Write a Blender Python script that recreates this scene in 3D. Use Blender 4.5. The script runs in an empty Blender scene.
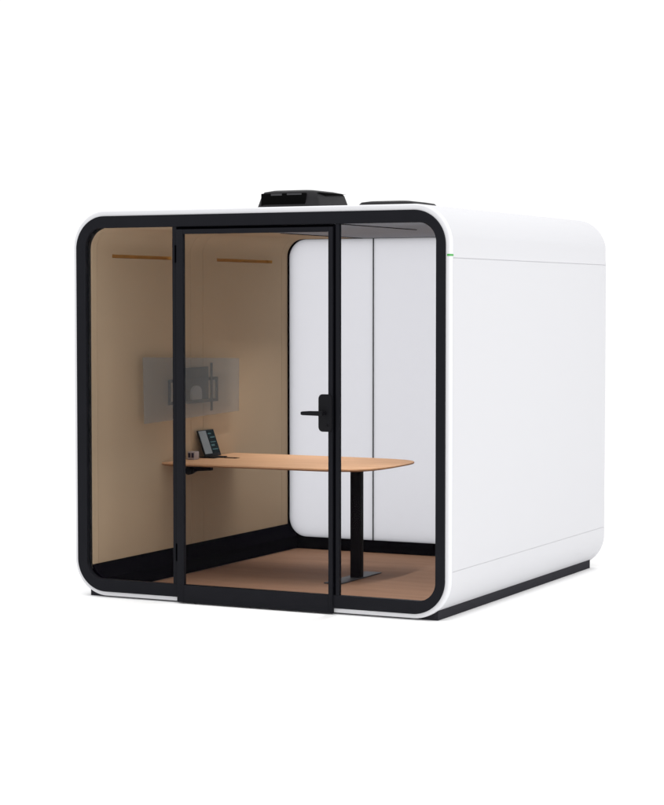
import bpy, bmesh, math, random
from mathutils import Vector, Matrix
random.seed(4)
sc = bpy.context.scene
C = sc.collection
ZG = 0.055            # survey height of the ground; every mesh is lowered by this so the ground lies at z = 0

# ------------------------------------------------------------------ materials
def new_mat(name):
    m = bpy.data.materials.new(name); m.use_nodes = True
    return m, m.node_tree.nodes, m.node_tree.links

def pmat(name, col, rough=0.5, spec=0.5, metal=0.0, coat=0.0, bump=0.0, bscale=200.0, var=0.0, vscale=6.0, stretch=(1, 1, 1)):
    m, N, L = new_mat(name)
    b = N['Principled BSDF']
    b.inputs['Base Color'].default_value = (*col, 1)
    b.inputs['Roughness'].default_value = rough
    b.inputs['Specular IOR Level'].default_value = spec
    b.inputs['Metallic'].default_value = metal
    b.inputs['Coat Weight'].default_value = coat
    tc = N.new('ShaderNodeTexCoord'); mp = N.new('ShaderNodeMapping')
    mp.inputs['Scale'].default_value = stretch
    L.new(tc.outputs['Object'], mp.inputs['Vector'])
    if var > 0:
        n = N.new('ShaderNodeTexNoise'); n.inputs['Scale'].default_value = vscale; n.inputs['Detail'].default_value = 6
        L.new(mp.outputs[0], n.inputs['Vector'])
        mx = N.new('ShaderNodeMix'); mx.data_type = 'RGBA'
        mx.inputs[6].default_value = (*[c * (1 - var) for c in col], 1)
        mx.inputs[7].default_value = (*[min(1, c * (1 + var)) for c in col], 1)
        L.new(n.outputs[0], mx.inputs[0]); L.new(mx.outputs[2], b.inputs['Base Color'])
    if bump > 0:
        n2 = N.new('ShaderNodeTexNoise'); n2.inputs['Scale'].default_value = bscale; n2.inputs['Detail'].default_value = 4
        L.new(tc.outputs['Object'], n2.inputs['Vector'])
        bp = N.new('ShaderNodeBump'); bp.inputs['Strength'].default_value = bump; bp.inputs['Distance'].default_value = 0.002
        L.new(n2.outputs[0], bp.inputs['Height']); L.new(bp.outputs[0], b.inputs['Normal'])
    return m

def glass_mat(name, tint, gloss=0.012, frost=0.0, frost_col=(0.9, 0.9, 0.92)):
    m, N, L = new_mat(name)
    N.remove(N['Principled BSDF']); out = N['Material Output']
    t = N.new('ShaderNodeBsdfTransparent'); t.inputs[0].default_value = (*tint, 1)
    src = t.outputs[0]
    if frost > 0:
        tr = N.new('ShaderNodeBsdfTranslucent'); tr.inputs[0].default_value = (*frost_col, 1)
        mf = N.new('ShaderNodeMixShader'); mf.inputs[0].default_value = frost
        L.new(src, mf.inputs[1]); L.new(tr.outputs[0], mf.inputs[2]); src = mf.outputs[0]
    g = N.new('ShaderNodeBsdfGlossy'); g.inputs['Roughness'].default_value = 0.02; g.inputs[0].default_value = (1, 1, 1, 1)
    fr = N.new('ShaderNodeFresnel'); fr.inputs[0].default_value = 1.45
    mu = N.new('ShaderNodeMath'); mu.operation = 'MULTIPLY'; mu.inputs[1].default_value = gloss / 0.04
    L.new(fr.outputs[0], mu.inputs[0])
    mx = N.new('ShaderNodeMixShader'); L.new(mu.outputs[0], mx.inputs[0])
    L.new(src, mx.inputs[1]); L.new(g.outputs[0], mx.inputs[2]); L.new(mx.outputs[0], out.inputs[0])
    return m

M = {}
M['shell'] = pmat('white_lacquered_steel', (0.522, 0.522, 0.540), 0.45, 0.05, bump=0.03, bscale=500)
M['trim'] = pmat('white_rim_lacquer', (0.62, 0.62, 0.64), 0.4, 0.08)
M['frame'] = pmat('black_powder_coat', (0.0100, 0.0102, 0.0128), 0.5, 0.04, bump=0.12, bscale=900, var=0.12, vscale=9)
M['black'] = pmat('black_interior_board', (0.0012, 0.0008, 0.0022), 0.9, 0.0, var=0.2, vscale=5)
M['gasket'] = pmat('black_rubber_gasket', (0.002, 0.002, 0.003), 0.8, 0.0)
M['plinth'] = pmat('charcoal_base', (0.022, 0.0215, 0.026), 0.6, 0.03, var=0.1)
M['hinge'] = pmat('hinge_black', (0.0006, 0.0006, 0.001), 0.6, 0.0)
M['fabric'] = pmat('beige_acoustic_felt', (0.445, 0.335, 0.222), 0.95, 0.05, bump=0.5, bscale=700, var=0.05, vscale=3)
M['slot'] = pmat('brown_vent_recess', (0.55, 0.29, 0.075), 0.7, 0.1, var=0.2, vscale=12)
M['ceil'] = pmat('grey_ceiling_panel', (0.27, 0.285, 0.315), 0.85, 0.1, bump=0.2, bscale=600, var=0.04, vscale=4)
M['ceildark'] = pmat('ceiling_slot_black', (0.02, 0.02, 0.022), 0.8, 0.1)
M['wallright'] = pmat('grey_acoustic_felt', (0.4, 0.4, 0.41), 0.95, 0.05, bump=0.5, bscale=700)
M['desk_metal'] = pmat('black_leg_steel', (0.003, 0.0022, 0.004), 0.5, 0.04, var=0.15)
M['foot'] = pmat('grey_foot_plate', (0.055, 0.056, 0.062), 0.45, 0.2, metal=0.1, var=0.1, vscale=20)
M['handle'] = pmat('handle_black', (0.006, 0.006, 0.0075), 0.4, 0.08)
M['fan'] = pmat('black_fan_housing', (0.015, 0.0145, 0.016), 0.5, 0.10, bump=0.2, bscale=300, var=0.15, vscale=12)
M['fanhole'] = pmat('fan_opening_dark', (0.003, 0.003, 0.003), 0.9, 0.02)
M['louvre'] = pmat('fan_louvre_grey', (0.05, 0.05, 0.053), 0.5, 0.1)
M['bracket'] = pmat('bracket_black_steel', (0.012, 0.013, 0.016), 0.6, 0.15)
M['knob'] = pmat('bracket_grey_cover', (0.30, 0.28, 0.25), 0.6, 0.2)
M['tab_body'] = pmat('tablet_black_case', (0.006, 0.007, 0.008), 0.5, 0.08)
M['tab_grey'] = pmat('tablet_grey_screen', (0.17, 0.20, 0.21), 0.3, 0.3, var=0.2, vscale=9)
M['tab_dark'] = pmat('tablet_dark_screen', (0.002, 0.010, 0.013), 0.5, 0.05)
M['tab_teal'] = pmat('tablet_teal_rows', (0.02, 0.10, 0.11), 0.3, 0.3)
M['socket'] = pmat('socket_grey_plastic', (0.33, 0.28, 0.27), 0.5, 0.3)
M['sockhole'] = pmat('socket_face_dark', (0.02, 0.015, 0.03), 0.5, 0.2)
M['ground'] = pmat('white_studio_floor', (0.96, 0.96, 0.96), 0.9, 0.1)
M['glass'] = glass_mat('clear_tinted_glass', (0.94, 0.94, 0.945), 0.0015)
M['rear_glass'] = glass_mat('frosted_rear_glass', (0.84, 0.84, 0.86), 0.002, 1.0, (0.84, 0.84, 0.86))
M['screen'] = None

def wood_mat(name, c0, c1, c2, stretch, rough, scale=1.0, bump=0.1):
    m, N, L = new_mat(name); b = N['Principled BSDF']
    b.inputs['Roughness'].default_value = rough; b.inputs['Specular IOR Level'].default_value = 0.08
    tc = N.new('ShaderNodeTexCoord'); mp = N.new('ShaderNodeMapping'); mp.inputs['Scale'].default_value = stretch
    L.new(tc.outputs['Object'], mp.inputs[0])
    n = N.new('ShaderNodeTexNoise'); n.inputs['Scale'].default_value = scale; n.inputs['Detail'].default_value = 8; n.inputs['Roughness'].default_value = 0.6
    n.inputs['Distortion'].default_value = 0.4
    L.new(mp.outputs[0], n.inputs['Vector'])
    r = N.new('ShaderNodeValToRGB'); e = r.color_ramp.elements
    e[0].position = 0.32; e[0].color = (*c0, 1); e[1].position = 0.68; e[1].color = (*c2, 1)
    k = e.new(0.5); k.color = (*c1, 1)
    L.new(n.outputs[0], r.inputs[0]); L.new(r.outputs[0], b.inputs['Base Color'])
    bp = N.new('ShaderNodeBump'); bp.inputs['Strength'].default_value = bump; bp.inputs['Distance'].default_value = 0.001
    L.new(n.outputs[0], bp.inputs['Height']); L.new(bp.outputs[0], b.inputs['Normal'])
    return m
M['floor'] = wood_mat('walnut_brown_floor', (0.242, 0.137, 0.086), (0.268, 0.153, 0.097), (0.294, 0.170, 0.108), (0.9, 9, 1), 0.7, 1.2)
M['table'] = wood_mat('light_oak_veneer', (0.54, 0.315, 0.178), (0.62, 0.365, 0.208), (0.70, 0.415, 0.242), (1.0, 22, 22), 0.55, 1.6, 0.05)
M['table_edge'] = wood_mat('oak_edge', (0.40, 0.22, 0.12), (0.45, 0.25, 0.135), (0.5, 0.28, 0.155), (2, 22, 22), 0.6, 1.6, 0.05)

def screen_mat():
    m, N, L = new_mat('translucent_grey_acrylic'); N.remove(N['Principled BSDF']); out = N['Material Output']
    t = N.new('ShaderNodeBsdfTransparent'); t.inputs[0].default_value = (0.93, 0.94, 0.96, 1)
    d = N.new('ShaderNodeBsdfDiffuse'); d.inputs[0].default_value = (0.345, 0.365, 0.355, 1)
    n = N.new('ShaderNodeTexNoise'); n.inputs['Scale'].default_value = 2.0
    tc = N.new('ShaderNodeTexCoord'); L.new(tc.outputs['Object'], n.inputs['Vector'])
    mr = N.new('ShaderNodeMapRange'); mr.inputs[3].default_value = 0.22; mr.inputs[4].default_value = 0.28
    L.new(n.outputs[0], mr.inputs[0])
    mx = N.new('ShaderNodeMixShader'); L.new(mr.outputs[0], mx.inputs[0])
    L.new(t.outputs[0], mx.inputs[1]); L.new(d.outputs[0], mx.inputs[2]); L.new(mx.outputs[0], out.inputs[0])
    return m
M['screen'] = screen_mat()

def led_mat():
    m, N, L = new_mat('green_status_led'); b = N['Principled BSDF']
    b.inputs['Base Color'].default_value = (0.05, 0.27, 0.055, 1)
    b.inputs['Emission Color'].default_value = (0.06, 0.42, 0.08, 1); b.inputs['Emission Strength'].default_value = 0.12
    return m
M['led'] = led_mat()

# ------------------------------------------------------------------ mesh helpers (survey coordinates)
ABS = {}
def obj(name, bm, mat, parent=None, sharp=30, mats=None):
    base = ABS.get(parent.name, Vector((0, 0, 0))) if parent else Vector((0, 0, 0))
    bmesh.ops.remove_doubles(bm, verts=bm.verts, dist=1e-6)
    bmesh.ops.recalc_face_normals(bm, faces=bm.faces)
    for f in bm.faces: f.smooth = True
    for e in bm.edges:
        e.smooth = len(e.link_faces) == 2 and e.calc_face_angle(0) < math.radians(sharp)
    bmesh.ops.translate(bm, verts=bm.verts, vec=Vector((0, 0, -ZG)) - base)
    me = bpy.data.meshes.new(name); bm.to_mesh(me); bm.free()
    for mm in (mats or [mat]): me.materials.append(mm)
    o = bpy.data.objects.new(name, me); C.objects.link(o)
    if parent: o.parent = parent
    ABS[o.name] = base
    return o

def thing(name, label, cat, loc, group=None):
    o = bpy.data.objects.new(name, None); C.objects.link(o)
    o.location = (loc[0], loc[1], loc[2] - ZG); o['label'] = label; o['category'] = cat
    if group: o['group'] = group
    ABS[o.name] = Vector(o.location)
    o.empty_display_size = 0.2
    return o

def rrect(x0, x1, z0, z1, r, n=14):
    """rounded rectangle, counter-clockwise seen from -y, in the x/z plane"""
    pts = []
    for cx, cz, a0 in ((x1 - r, z1 - r, 0), (x0 + r, z1 - r, 90), (x0 + r, z0 + r, 180), (x1 - r, z0 + r, 270)):
        for k in range(n + 1):
            a = math.radians(a0 + 90 * k / n)
            pts.append((cx + r * math.cos(a), cz + r * math.sin(a)))
    return pts

def add_ring(bm, rows):
    """rows: list of (y, pts) loops with equal counts, bridged cyclically (last joins first)"""
    L = [[bm.verts.new((x, y, z)) for x, z in pts] for y, pts in rows]
    n = len(L[0])
    for a in range(len(L)):
        A, B = L[a], L[(a + 1) % len(L)]
        for i in range(n):
            bm.faces.new((A[i], A[(i + 1) % n], B[(i + 1) % n], B[i]))

def add_box(bm, x0, x1, y0, y1, z0, z1, bev=0.0, seg=2):
    vs = [bm.verts.new((x, y, z)) for x in (x0, x1) for y in (y0, y1) for z in (z0, z1)]
    F = [(0, 1, 3, 2), (4, 6, 7, 5), (0, 4, 5, 1), (2, 3, 7, 6), (0, 2, 6, 4), (1, 5, 7, 3)]
    fs = [bm.faces.new([vs[i] for i in f]) for f in F]
    if bev > 0:
        es = list({e for f in fs for e in f.edges})
        bmesh.ops.bevel(bm, geom=es, offset=bev, segments=seg, affect='EDGES', profile=0.5)
def box(*a, **k):
    bm = bmesh.new(); add_box(bm, *a, **k); return bm

def add_prism(bm, pts, lo, hi, axis='y', bev=0.0):
    """extrude a polygon: axis y takes (x,z) points, axis z takes (x,y), axis x takes (y,z)"""
    def P(p, t):
        return {'y': (p[0], t, p[1]), 'z': (p[0], p[1], t), 'x': (t, p[0], p[1])}[axis]
    A = [bm.verts.new(P(p, lo)) for p in pts]; B = [bm.verts.new(P(p, hi)) for p in pts]
    fa = bm.faces.new(A); fb = bm.faces.new(list(reversed(B)))
    n = len(pts)
    for i in range(n): bm.faces.new((A[i], B[i], B[(i + 1) % n], A[(i + 1) % n]))
    if bev > 0:
        es = list(set(fa.edges) | set(fb.edges))
        bmesh.ops.bevel(bm, geom=es, offset=bev, segments=2, affect='EDGES', profile=0.5)
def prism(*a, **k):
    bm = bmesh.new(); add_prism(bm, *a, **k); return bm

def add_tube(bm, p0, p1, r, n=16):
    p0, p1 = Vector(p0), Vector(p1); d = p1 - p0
    q = d.to_track_quat('Z', 'Y').to_matrix().to_4x4()
    bmesh.ops.create_cone(bm, cap_ends=True, segments=n, radius1=r, radius2=r, depth=d.length,
                          matrix=Matrix.Translation((p0 + p1) / 2) @ q)

# ------------------------------------------------------------------ dimensions
W, D = 2.355, 2.60
SX0, SX1, SZ0, SZ1, SR = -0.024, 2.379, 0.064, 2.322, 0.215   # outer shell
FZ0, FZ1 = 0.09, 2.29                                          # outer edge of the black front frame
FL = 0.0735                                                    # pod floor level
CE = 2.224                                                     # ceiling level

# ------------------------------------------------------------------ ground
bm = bmesh.new()
bmesh.ops.create_circle(bm, cap_ends=True, segments=96, radius=150)
bmesh.ops.translate(bm, verts=bm.verts, vec=(0, 0, ZG))
g = obj('ground', bm, M['ground']); g['kind'] = 'structure'

# ------------------------------------------------------------------ the pod
pod = thing('office_pod', 'white rounded freestanding meeting pod with black framed glass front', 'office pod', (W / 2, D / 2, ZG))

def outer_profile():
    """outer shell outline with the two seams cut into each side"""
    base = rrect(SX0, SX1, SZ0, SZ1, SR, 24)
    zt, zb, e, g_ = 2.030, 0.325, 0.0035, 0.0036
    right_up = [(SX1, zb - g_ / 2), (SX1 - 0.0025, zb - g_ / 2), (SX1 - 0.0025, zb + g_ / 2), (SX1, zb + g_ / 2),
                (SX1, zt - g_), (SX1 - 0.0035, zt - g_), (SX1 - 0.0035, zt), (SX1, zt + 0.001), (SX1 - e, zt + 0.030)]
    left_down = [(SX0 + e, zt + 0.030), (SX0, zt + 0.001), (SX0 + 0.0035, zt), (SX0 + 0.0035, zt - g_), (SX0, zt - g_),
                 (SX0, zb + g_ / 2), (SX0 + 0.0025, zb + g_ / 2), (SX0 + 0.0025, zb - g_ / 2), (SX0, zb - g_ / 2)]
    n = 25
    tr, tl, bl, br = base[0:n], base[n:2 * n], base[2 * n:3 * n], base[3 * n:4 * n]
    tr = [(min(x, SX1 - e), z) for x, z in tr]; tl = [(max(x, SX0 + e), z) for x, z in tl]
    return tr + tl + left_down + bl + br + right_up
def project_in(pts, x0, x1, z0, z1, r):
    """inner outline with the same count: each outer point pulled to the inner rounded rectangle"""
    out = []
    cx0, cx1, cz0, cz1 = x0 + r, x1 - r, z0 + r, z1 - r
    for x, z in pts:
        ax, az = min(max(x, SX0 + SR), SX1 - SR), min(max(z, SZ0 + SR), SZ1 - SR)
        dx, dz = x - ax, z - az; l = math.hypot(dx, dz) or 1
        bx = min(max(ax, cx0), cx1) if not (abs(ax - (SX0 + SR)) < 1e-6 or abs(ax - (SX1 - SR)) < 1e-6) else (cx0 if ax < 1 else cx1)
        bz = min(max(az, cz0), cz1) if not (abs(az - (SZ0 + SR)) < 1e-6 or abs(az - (SZ1 - SR)) < 1e-6) else (cz0 if az < 1 else cz1)
        out.append((bx + r * dx / l, bz + r * dz / l))
    return out
IN = (-0.012, 2.367, 0.069, 2.300, 0.207)
RIN = (0.030, 2.325, 0.120, 2.260, 0.15)
op = outer_profile(); ip = project_in(op, *IN)
bm = bmesh.new()
add_ring(bm, [(0.0535, ip), (0.0535, op), (D - 0.004, op), (D, [(x + (0.003 if x < 0.3 else -0.003 if x > 2 else 0), z + (0.003 if z < 0.3 else -0.003 if z > 2 else 0)) for x, z in op]), (D, ip)])
shell = obj('shell', bm, M['shell'], pod, sharp=25)
# front rim of the shell: no seams, rounded front edge
bm = bmesh.new()
b = 0.010
rows = [(0.052, rrect(*RIN, 24)), (0.012, rrect(*RIN, 24))]
for k in range(6):
    a = math.radians(90 * k / 5)
    o_ = b * (1 - math.sin(a))
    rows.append((0.012 + b * (1 - math.cos(a)), rrect(SX0 + o_, SX1 - o_, SZ0 + o_, SZ1 - o_, SR - o_, 24)))
rows.append((0.052, rrect(SX0, SX1, SZ0, SZ1, SR, 24)))
add_ring(bm, rows)
rim = obj('shell_rim', bm, M['trim'], pod, sharp=40)
# status light on the rim
bm = bmesh.new()
ar = [(SX1 - 0.010 + 0.0113 * math.sin(math.radians(a)), 0.022 - 0.0113 * math.cos(math.radians(a))) for a in range(0, 91, 15)]
add_prism(bm, [(SX1 - 0.017, 0.0107)] + ar + [(SX1 + 0.0013, 0.056), (SX1 - 0.003, 0.056), (SX1 - 0.003, 0.030), (SX1 - 0.017, 0.018)], 2.038, 2.049, axis='z')
obj('status_light', bm, M['led'], pod)

# plinth: a bottom board and two side rails that follow the shell's underside
bm = bmesh.new()
add_box(bm, 0.1545, 2.200, 0.052, 2.55, 0.0555, 0.0632)
PX = 0.058
def curve_z(x):
    dx = x - (SX1 - SR); return SZ0 + SR - math.sqrt(max(0, SR * SR - dx * dx)) + 0.002
xs = [2.2005 + (W - PX - 2.2005) * k / 8 for k in range(9)]
poly = [(2.2005, 0.0555)] + [(W - PX, 0.0555)] + [(x, curve_z(x)) for x in reversed(xs)]
add_prism(bm, poly, 0.052, 2.55)
add_prism(bm, [(W - x, z) for x, z in poly], 0.052, 2.55)
obj('base_plinth', bm, M['plinth'], pod)

# ------------------------------------------------------------------ front frame, posts, panes, door
bm = bmesh.new()
o1 = rrect(0, W, FZ0, FZ1, 0.190, 24); o0 = rrect(0.003, W - 0.003, FZ0 + 0.003, FZ1 - 0.003, 0.187, 24)
i1 = rrect(0.066, 2.301, 0.163, 2.221, 0.105, 24); i0 = rrect(0.064, 2.303, 0.161, 2.223, 0.106, 24)
bi = rrect(0.020, 2.335, 0.110, 2.270, 0.175, 24)
add_ring(bm, [(0.035, i1), (0.035, bi), (0.0118, bi), (0.0118, o1), (0.003, o1), (0.0, o0), (0.0, i0), (0.002, i1)])
obj('front_frame', bm, M['frame'], pod, sharp=35)

# posts between the panes
bm = bmesh.new(); add_box(bm, 0.654, 0.681, 0.0025, 0.034, 0.1625, 2.2215, bev=0.0015); obj('post', bm, M['frame'], pod)
bm = bmesh.new(); add_box(bm, 1.6985, 1.7205, 0.0025, 0.030, 0.1625, 2.2215, bev=0.0015); obj('post', bm, M['frame'], pod)

def pane(x0, x1, z0, z1, y0, y1, rl=0.0, rr=0.0):
    pts = []
    def corner(cx, cz, r, a0):
        if r <= 0: pts.append((cx, cz)); return
        sx = {0: -1, 90: 1, 180: 1, 270: -1}[a0]; sz = {0: -1, 90: -1, 180: 1, 270: 1}[a0]
        for k in range(13):
            a = math.radians(a0 + 90 * k / 12)
            pts.append((cx + sx * r + r * math.cos(a), cz + sz * r + r * math.sin(a)))
    corner(x1, z1, rr, 0); corner(x0, z1, rl, 90); corner(x0, z0, rl, 180); corner(x1, z0, rr, 270)
    return prism(pts, y0, y1)
obj('front_pane', pane(0.0665, 0.6535, 0.1635, 2.2205, 0.020, 0.024, rl=0.105), M['glass'], pod)
obj('front_pane', pane(1.721, 2.3005, 0.1635, 2.2205, 0.020, 0.024, rr=0.105), M['glass'], pod)

# door: frame, pane, hinges, handle
door = box(0.6855, 0.7310, -0.010, 0.018, 0.0625, 2.205, bev=0.002)
add_box(door, 1.6585, 1.6840, -0.010, 0.018, 0.0625, 2.205, bev=0.002)
add_box(door, 0.7310, 1.6585, -0.0095, 0.0175, 2.1780, 2.2045, bev=0.0015)
add_box(door, 0.7310, 1.6585, -0.0095, 0.0175, 0.0630, 0.163, bev=0.0015)
door = obj('door', door, M['frame'], pod)
obj('door_pane', box(0.7270, 1.6620, 0.004, 0.008, 0.158, 2.182), M['glass'], door)
# rubber seal behind the gap around the door
bm = bmesh.new()
add_box(bm, 1.6845, 1.6980, 0.004, 0.029, 0.165, 2.219)
add_box(bm, 0.6812, 0.6852, 0.004, 0.029, 0.165, 2.219)
add_box(bm, 0.686, 1.683, 0.0185, 0.028, 2.200, 2.2205)
obj('door_seal', bm, M['gasket'], pod)
for z in (2.015, 0.30):
    bm = bmesh.new(); add_tube(bm, (0.683, -0.008, z), (0.683, -0.008, z + 0.10), 0.0055, 14)
    obj('hinge', bm, M['hinge'], door)
# handle: rounded plate, lock spindle and lever pointing to the hinge side
pl = rrect(1.603, 1.686, 1.073, 1.281, 0.024, 8)
plate = obj('handle_plate', prism(pl, -0.020, -0.0105, bev=0.002), M['handle'], door)
bm = bmesh.new()
add_tube(bm, (1.6405, -0.0235, 1.176), (1.6405, -0.066, 1.176), 0.0115, 20)
add_prism(bm, [(1.520, 1.168), (1.529, 1.165), (1.6535, 1.163), (1.6535, 1.190), (1.575, 1.189), (1.529, 1.186), (1.520, 1.183)], -0.078, -0.060, bev=0.004)
add_tube(bm, (1.655, -0.0235, 1.105), (1.655, -0.0265, 1.105), 0.007, 14)
obj('lever', bm, M['handle'], door)

# ------------------------------------------------------------------ interior
obj('floor_panel', box(0.150, 2.205, 0.0356, 2.5360, FL - 0.0025, FL), M['floor'], pod)

def lining(flip=False, slots=True):
    x = 0.080; R = 0.125; xe = 0.640
    prof = [(x, 0.125), (x, 0.6), (x, 1.2), (x, 1.8), (x, 2.0535), (x, 2.0740), (x, CE - R)]
    prof += [(x + R - R * math.cos(math.radians(a)), CE - R + R * math.sin(math.radians(a))) for a in range(9, 91, 9)]
    prof.append((xe, CE))
    # y stations; narrow pairs are the grooves between felt boards
    st = [0.036, 0.101, 0.1035, 0.27, 0.96, 1.196, 1.199, 1.354, 1.357, 1.54, 2.31, 2.448, 2.4505, 2.5355]
    groove = {(0.101, 0.1035), (1.196, 1.199), (1.354, 1.357), (2.448, 2.4505)}
    cuts = {(0.27, 0.96), (1.54, 2.31)}
    bm = bmesh.new()
    grid = {}
    def V(i, j, inset=0.0):
        k = (i, j, inset)
        if k not in grid:
            px, pz = prof[j]
            # push the groove away from the room along the profile's normal
            if j <= 6: px -= inset
            elif j == len(prof) - 1: pz += inset
            else:
                a = math.radians(9 * (j - 6)); px -= inset * math.cos(a); pz += inset * math.sin(a)
            grid[k] = bm.verts.new((px, st[i], pz))
        return grid[k]
    holes = []
    for i in range(len(st) - 1):
        gr = (st[i], st[i + 1]) in groove
        for j in range(len(prof) - 1):
            if gr:
                q = 0.003
                bm.faces.new((V(i, j), V(i, j + 1), V(i, j + 1, q), V(i, j, q)))
                bm.faces.new((V(i, j, q), V(i, j + 1, q), V(i + 1, j + 1, q), V(i + 1, j, q)))
                bm.faces.new((V(i + 1, j, q), V(i + 1, j + 1, q), V(i + 1, j + 1), V(i + 1, j)))
            elif j == 4 and (st[i], st[i + 1]) in cuts:
                holes.append((st[i], st[i + 1]))
            else:
                bm.faces.new((V(i, j), V(i, j + 1), V(i + 1, j + 1), V(i + 1, j)))
    return bm, holes
bm, holes = lining()
wl = obj('wall_lining', bm, M['fabric'], pod, sharp=25)
for y0, y1 in holes:
    bm = bmesh.new()
    x0, x1, z0, z1, q = 0.0555, 0.0803, 2.0537, 2.0738, 0.03
    A = [bm.verts.new(v) for v in ((x1, y0, z0), (x1, y1, z0), (x1, y1, z1), (x1, y0, z1))]
    B = [bm.verts.new(v) for v in ((x0, y0 + q, z0 + 0.002), (x0, y1 - q, z0 + 0.002), (x0, y1 - q, z1 - 0.002), (x0, y0 + q, z1 - 0.002))]
    for k in range(4): bm.faces.new((A[k], A[(k + 1) % 4], B[(k + 1) % 4], B[k]))
    bm.faces.new(B)
    obj('vent_slot', bm, M['slot'], wl)
# thin shelf line at the slot's lower lip, seen as a faint line at either end
# right hand lining (hidden by the frame from the front)
obj('side_lining', box(2.288, 2.3035, 0.036, 2.5355, 0.135, 2.20), M['wallright'], pod)

# ceiling: grey panels with a dark shadow gap between boards and two short slots
cl = bmesh.new()
add_box(cl, 0.6465, 2.287, 0.036, 1.590, CE, CE + 0.012)
add_box(cl, 0.6465, 2.287, 1.594, 2.5355, CE, CE + 0.012)
cl = obj('ceiling_panel', cl, M['ceil'], pod)
bm = bmesh.new(); add_box(bm, 0.6405, 0.6460, 0.036, 2.5355, CE + 0.006, CE + 0.010); add_box(bm, 0.6465, 2.287, 1.5902, 1.5938, CE + 0.006, CE + 0.010)
obj('ceiling_gap', bm, M['ceildark'], cl)
for x, y0, y1 in ((1.690, 0.075, 1.10), (0.668, 1.33, 2.50)):
    obj('ceiling_slot', box(x - 0.012, x + 0.012, y0, y1, CE - 0.004, CE - 0.0005, bev=0.001), M['ceildark'], cl)

# skirting along both long sides
sk = [(0.0805, 0.112), (0.100, 0.098), (0.125, 0.0845), (0.145, 0.0785), (0.157, 0.0760), (0.157, 0.163), (0.138, 0.178), (0.119, 0.192), (0.100, 0.212), (0.0805, 0.241)]
obj('skirting', prism(sk, 0.036, 2.5355), M['black'], pod)
obj('skirting', prism([(2.355 - x, z) for x, z in sk], 0.250, 2.5355), M['black'], pod)

# rear frame and panes
bm = bmesh.new()
bo = rrect(-0.0115, 2.3665, 0.0695, 2.2995, 0.2065, 24); bi = rrect(0.089, 2.268, 0.157, 2.2225, 0.130, 24)
add_ring(bm, [(2.588, bo), (2.5365, bo), (2.5365, bi), (2.588, bi)])
rf = obj('rear_frame', bm, M['black'], pod, sharp=35)
bm = bmesh.new()
for x in (0.7350, 1.660): add_box(bm, x - 0.003, x + 0.003, 2.543, 2.556, 0.1575, 2.222)
obj('rear_joint', bm, M['gasket'], pod)
obj('rear_pane', pane(0.0895, 0.7318, 0.1575, 2.222, 2.547, 2.553, rl=0.130), M['rear_glass'], pod)
obj('rear_pane', pane(0.7382, 1.6568, 0.1575, 2.222, 2.547, 2.553), M['rear_glass'], pod)
obj('rear_pane', pane(1.6632, 2.2675, 0.1575, 2.222, 2.547, 2.553, rr=0.125), M['rear_glass'], pod)

# ------------------------------------------------------------------ ventilation housings on the roof
def fan_unit(x0, x1, y0, y1, h, low=False):
    zt = SZ1 + h; zb = SZ1 - 0.001
    cx, cy = (x0 + x1) / 2, (y0 + y1) / 2
    def loop(s, z, r):
        hx, hy = (x1 - x0) / 2 + s, (y1 - y0) / 2 + s
        pts = rrect(cx - hx, cx + hx, cy - hy, cy + hy, r, 8)
        return [(p[0], p[1], z) for p in pts]
    bm = bmesh.new()
    k = 1.0
    prof = [(0.050 * k, zb, 0.07), (0.030, zb + h * 0.28, 0.07), (0.012, zb + h * 0.66, 0.06), (0.004, zb + h * 0.84, 0.06), (-0.006, zb + h * 0.93, 0.055), (-0.05, zt - 0.001, 0.05), (-0.13, zt + 0.003, 0.03)]
    loops = [[bm.verts.new(p) for p in loop(*a)] for a in prof]
    for A, B in zip(loops, loops[1:]):
        n = len(A)
        for i in range(n): bm.faces.new((A[i], A[(i + 1) % n], B[(i + 1) % n], B[i]))
    bm.faces.new(list(reversed(loops[0]))); bm.faces.new(loops[-1])
    o = obj('fan_housing', bm, M['fan'], pod, sharp=28)
    # opening in the front with a grey louvre behind the lip
    if low:
        z0, z1 = zb + h * 0.50, zb + h * 0.74
    else:
        z0, z1 = zb + h * 0.36, zb + h * 0.86
    bm = bmesh.new(); add_box(bm, x0 + 0.02, x1 - 0.045, y0 - 0.024, y0 + 0.01, z0, z1, bev=0.004)
    op_ = obj('opening', bm, M['fanhole'], o)
    bm = bmesh.new()
    add_box(bm, x0 + 0.09, x0 + 0.165, y0 - 0.026, y0 - 0.020, z1 - 0.014, z1 - 0.002)
    add_box(bm, x0 + 0.20, x1 - 0.07, y0 - 0.026, y0 - 0.020, z1 - 0.012, z1 - 0.002)
    obj('louvre', bm, M['louvre'], o)
    # wedge shaped slot on the right hand face
    bm = bmesh.new()
    add_prism(bm, [(y0 + 0.05, z1 + 0.004), (y1 - 0.03, z1 + 0.008), (y0 + 0.15, z1 - 0.012)], x1 - 0.02, x1 + 0.0125, axis='x')
    obj('side_slot', bm, M['fanhole'], o)
fan_unit(0.700, 1.070, 0.98, 1.44, 0.152)
fan_unit(0.97, 1.34, 1.80, 2.26, 0.117, low=True)

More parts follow.
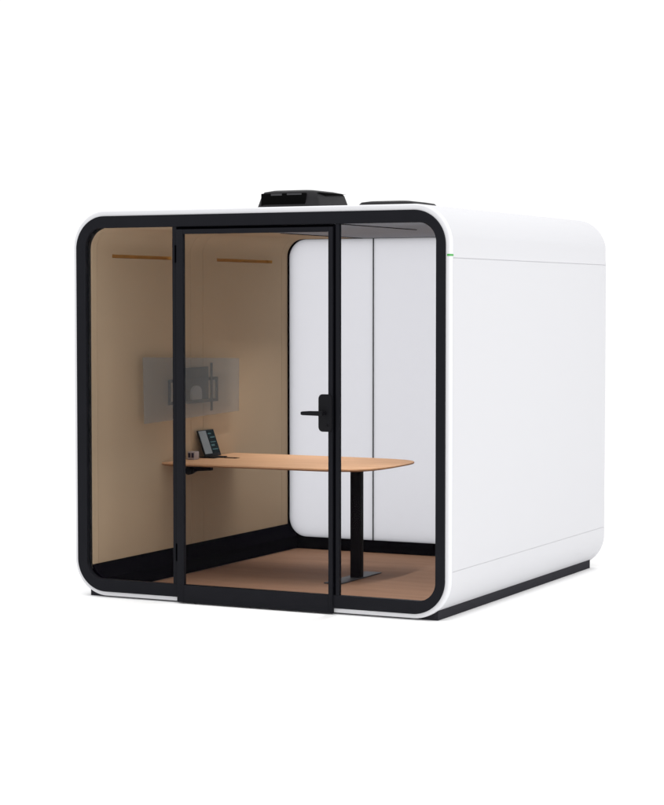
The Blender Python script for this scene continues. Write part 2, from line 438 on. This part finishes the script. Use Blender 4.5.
# ------------------------------------------------------------------ meeting table
tb = thing('meeting_table', 'light oak table with rounded end and one black column leg inside the pod', 'table', (1.215, 1.29, FL))
TT = 0.789
def table_outline(off=0.0):
    half = [(0.082, 0.832), (0.5, 0.824), (0.85, 0.826), (1.02, 0.830), (1.16, 0.838), (1.29, 0.860), (1.395, 0.907), (1.460, 0.990), (1.497, 1.120), (1.507, 1.300)]
    # smooth with Catmull-Rom
    pts = []
    H_ = half + [(2 * 0 + x, 2.60 - y) for x, y in reversed(half[:-1])]
    for i in range(len(H_) - 1):
        p0 = H_[max(i - 1, 0)]; p1 = H_[i]; p2 = H_[i + 1]; p3 = H_[min(i + 2, len(H_) - 1)]
        for k in range(6):
            t = k / 6
            f = lambda a, b_, c, d: 0.5 * ((2 * b_) + (-a + c) * t + (2 * a - 5 * b_ + 4 * c - d) * t * t + (-a + 3 * b_ - 3 * c + d) * t ** 3)
            pts.append((f(p0[0], p1[0], p2[0], p3[0]), f(p0[1], p1[1], p2[1], p3[1])))
    pts.append(H_[-1])
    c = (0.75, 1.300)
    return [(max(0.082, x + (c[0] - x) * off * 1.0 / max(0.2, math.hypot(x - c[0], y - c[1])) if x > 0.09 else x),
             y + (c[1] - y) * off / max(0.2, math.hypot(x - c[0], y - c[1]))) for x, y in pts]
bm = bmesh.new()
lv = [(0.004, TT), (0.0, TT - 0.003), (0.0, TT - 0.009), (0.060, TT - 0.021), (0.09, TT - 0.023)]
loops = [[bm.verts.new((x, y, z)) for x, y in table_outline(o_)] for o_, z in lv]
for A, B in zip(loops, loops[1:]):
    n = len(A)
    for i in range(n): bm.faces.new((A[i], A[(i + 1) % n], B[(i + 1) % n], B[i]))
top = bm.faces.new(loops[0]); bot = bm.faces.new(loops[-1])
bm.normal_update()
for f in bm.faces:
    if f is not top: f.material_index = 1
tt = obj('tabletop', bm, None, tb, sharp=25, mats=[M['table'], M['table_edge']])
obj('cable_slot', box(0.125, 0.335, 1.33, 1.38, TT + 0.0004, TT + 0.003, bev=0.001), M['gasket'], tt)
obj('leg', box(1.180, 1.246, 1.262, 1.318, FL + 0.0085, TT - 0.0235, bev=0.003), M['desk_metal'], tb)
bm = bmesh.new()
add_box(bm, 1.135, 1.250, 0.985, 1.575, FL + 0.0006, FL + 0.008, bev=0.002)
obj('foot_plate', bm, M['foot'], tb)
bm = bmesh.new(); add_box(bm, 1.13, 1.305, 1.23, 1.35, TT - 0.031, TT - 0.0235, bev=0.001)
obj('mounting_plate', bm, M['desk_metal'], tb)
bm = bmesh.new()
add_prism(bm, [(0.082, TT - 0.0235), (0.262, TT - 0.0235), (0.262, TT - 0.066), (0.150, TT - 0.074), (0.120, TT - 0.092), (0.082, TT - 0.095)], 1.13, 1.16)
add_tube(bm, (0.115, 1.10, TT - 0.072), (0.115, 1.135, TT - 0.072), 0.024, 18)
obj('wall_bracket', bm, M['desk_metal'], tb)

# ------------------------------------------------------------------ screen on the wall
scr = thing('wall_screen', 'see-through grey display panel mounted on the beige wall above the table', 'screen', (0.0805, 1.28, 1.25))
bm = bmesh.new()
add_prism(bm, [(0.515, 1.455), (0.530, 1.048), (1.715, 1.072), (1.720, 1.420)], 0.138, 0.146, axis='x', bev=0.001)
obj('display_panel', bm, M['screen'], scr)
bm = bmesh.new()
add_box(bm, 0.0805, 0.098, 1.105, 1.395, 1.145, 1.372, bev=0.002)
bkt = obj('bracket_plate', bm, M['bracket'], scr)
bm = bmesh.new()
def rect_bars(y0, y1, z0, z1, t, x0, x1):
    add_box(bm, x0, x1, y0, y1, z1 - t, z1); add_box(bm, x0, x1, y0, y1, z0, z0 + t)
    add_box(bm, x0, x1, y0, y0 + t, z0 + t, z1 - t); add_box(bm, x0, x1, y1 - t, y1, z0 + t, z1 - t)
rect_bars(0.880, 1.500, 1.145, 1.305, 0.020, 0.0985, 0.110)
obj('rail_frame', bm, M['bracket'], scr)
obj('mount_arm', box(0.1105, 0.119, 1.392, 1.414, 1.088, 1.398, bev=0.002), M['bracket'], scr)
arch = [(1.135, 1.168), (1.258, 1.168), (1.258, 1.215)] + [(1.1965 + 0.0615 * math.cos(math.radians(a)), 1.215 + 0.042 * math.sin(math.radians(a))) for a in range(15, 180, 15)] + [(1.135, 1.215)]
obj('arm_cover', prism(arch, 0.1105, 0.128, axis='x', bev=0.003), M['knob'], scr)

# ------------------------------------------------------------------ tablet on its stand
tab = thing('tablet', 'small tilted tablet with half grey half dark screen standing on the table', 'tablet', (0.15, 1.34, TT))
def tilt_box(name, y0, y1, u0, u1, t0, t1, mat, parent, bev=0.0015):
    """box on the tilted face: u up the face, t out of the face"""
    bm = box(t0, t1, y0, y1, u0, u1, bev=bev)
    a = math.radians(-20)
    bmesh.ops.rotate(bm, verts=bm.verts, cent=(0, 0, 0), matrix=Matrix.Rotation(a, 3, 'Y'))
    bmesh.ops.translate(bm, verts=bm.verts, vec=(0.157, 0, TT + 0.004))
    return obj(name, bm, mat, parent)
body = tilt_box('case', 1.245, 1.452, 0.004, 0.182, -0.004, 0.005, M['tab_body'], tab, 0.003)
tilt_box('screen', 1.252, 1.345, 0.022, 0.176, 0.0052, 0.0062, M['tab_grey'], tab, 0)
sd = tilt_box('screen', 1.352, 1.445, 0.022, 0.176, 0.0052, 0.0062, M['tab_dark'], tab, 0)
for u0, u1, y0, y1 in ((0.15, 0.158, 1.36, 1.40), (0.125, 0.133, 1.375, 1.435), (0.095, 0.10, 1.36, 1.43), (0.070, 0.082, 1.36, 1.405), (0.045, 0.052, 1.36, 1.43)):
    tilt_box('screen_row', y0, y1, u0, u1, 0.0063, 0.0067, M['tab_teal'], sd, 0)
bm = bmesh.new(); add_box(bm, 0.105, 0.215, 1.262, 1.43, TT + 0.0005, TT + 0.006, bev=0.002)
obj('stand_base', bm, M['tab_body'], tab)

# ------------------------------------------------------------------ socket block on the table
so = thing('power_socket', 'small pale socket block with two dark outlets on the table by the wall', 'socket', (0.125, 1.12, TT))
obj('socket_body', box(0.110, 0.162, 1.10, 1.16, TT + 0.0004, TT + 0.052, bev=0.005), M['socket'], so)
for x in (0.124, 0.148):
    bm = bmesh.new(); add_box(bm, x - 0.0085, x + 0.0085, 1.0975, 1.1005, TT + 0.014, TT + 0.044, bev=0.0012)
    obj('outlet', bm, M['sockhole'], so)

# ------------------------------------------------------------------ light: an evenly lit white studio
w = bpy.data.worlds.new('World'); sc.world = w; w.use_nodes = True
bg = w.node_tree.nodes['Background']; bg.inputs[0].default_value = (1, 1, 1, 1); bg.inputs[1].default_value = 1.08
def area(name, loc, aim, size, power, col=(1, 1, 1)):
    l = bpy.data.lights.new(name, 'AREA'); l.shape = 'RECTANGLE'; l.size, l.size_y = size; l.energy = power; l.color = col
    o = bpy.data.objects.new(name, l); C.objects.link(o); o.location = loc
    o.rotation_euler = (Vector(aim) - Vector(loc)).to_track_quat('-Z', 'Y').to_euler()
    return o
area('studio_softbox', (1.5, 0.0, 7.5), (1.2, 0.6, 0), (9, 9), 400)
area('studio_side_softbox', (11.0, 0.5, 1.6), (2.4, 1.4, 0.7), (6, 3), 260)
# added fill strips just under the dark ceiling slots, to brighten table and floor
for x, y0, y1, pw in ((1.690, 0.10, 1.08, 12.5), (0.668, 1.35, 2.48, 6)):
    o = area('interior_fill_strip', (x, (y0 + y1) / 2, CE - 0.0055 - ZG), (x, (y0 + y1) / 2, 0), (0.016, y1 - y0), pw, (1, 0.985, 0.96))
    o.data.spread = math.radians(105 if x > 1 else 84)

# ------------------------------------------------------------------ camera
cam = bpy.data.cameras.new('Camera'); co = bpy.data.objects.new('Camera', cam); C.objects.link(co)
co.location = (6.7523, -10.279, 1.7963 - ZG)
pitch, yaw = 0.0489, 0.4586
fw = Vector((-math.sin(yaw) * math.cos(pitch), math.cos(yaw) * math.cos(pitch), -math.sin(pitch)))
co.rotation_euler = fw.to_track_quat('-Z', 'Y').to_euler()
cam.sensor_fit = 'VERTICAL'; cam.sensor_height = 24; cam.lens = 2074.4 / 805 * 24
cam.clip_start = 0.1; cam.clip_end = 500
sc.camera = co
sc.view_settings.view_transform = 'Standard'; sc.view_settings.look = 'None'; sc.view_settings.exposure = 0; sc.view_settings.gamma = 1
sc.render.engine = 'CYCLES'
sc.cycles.max_bounces = 10; sc.cycles.diffuse_bounces = 6; sc.cycles.transparent_max_bounces = 24
sc.cycles.use_denoising = True
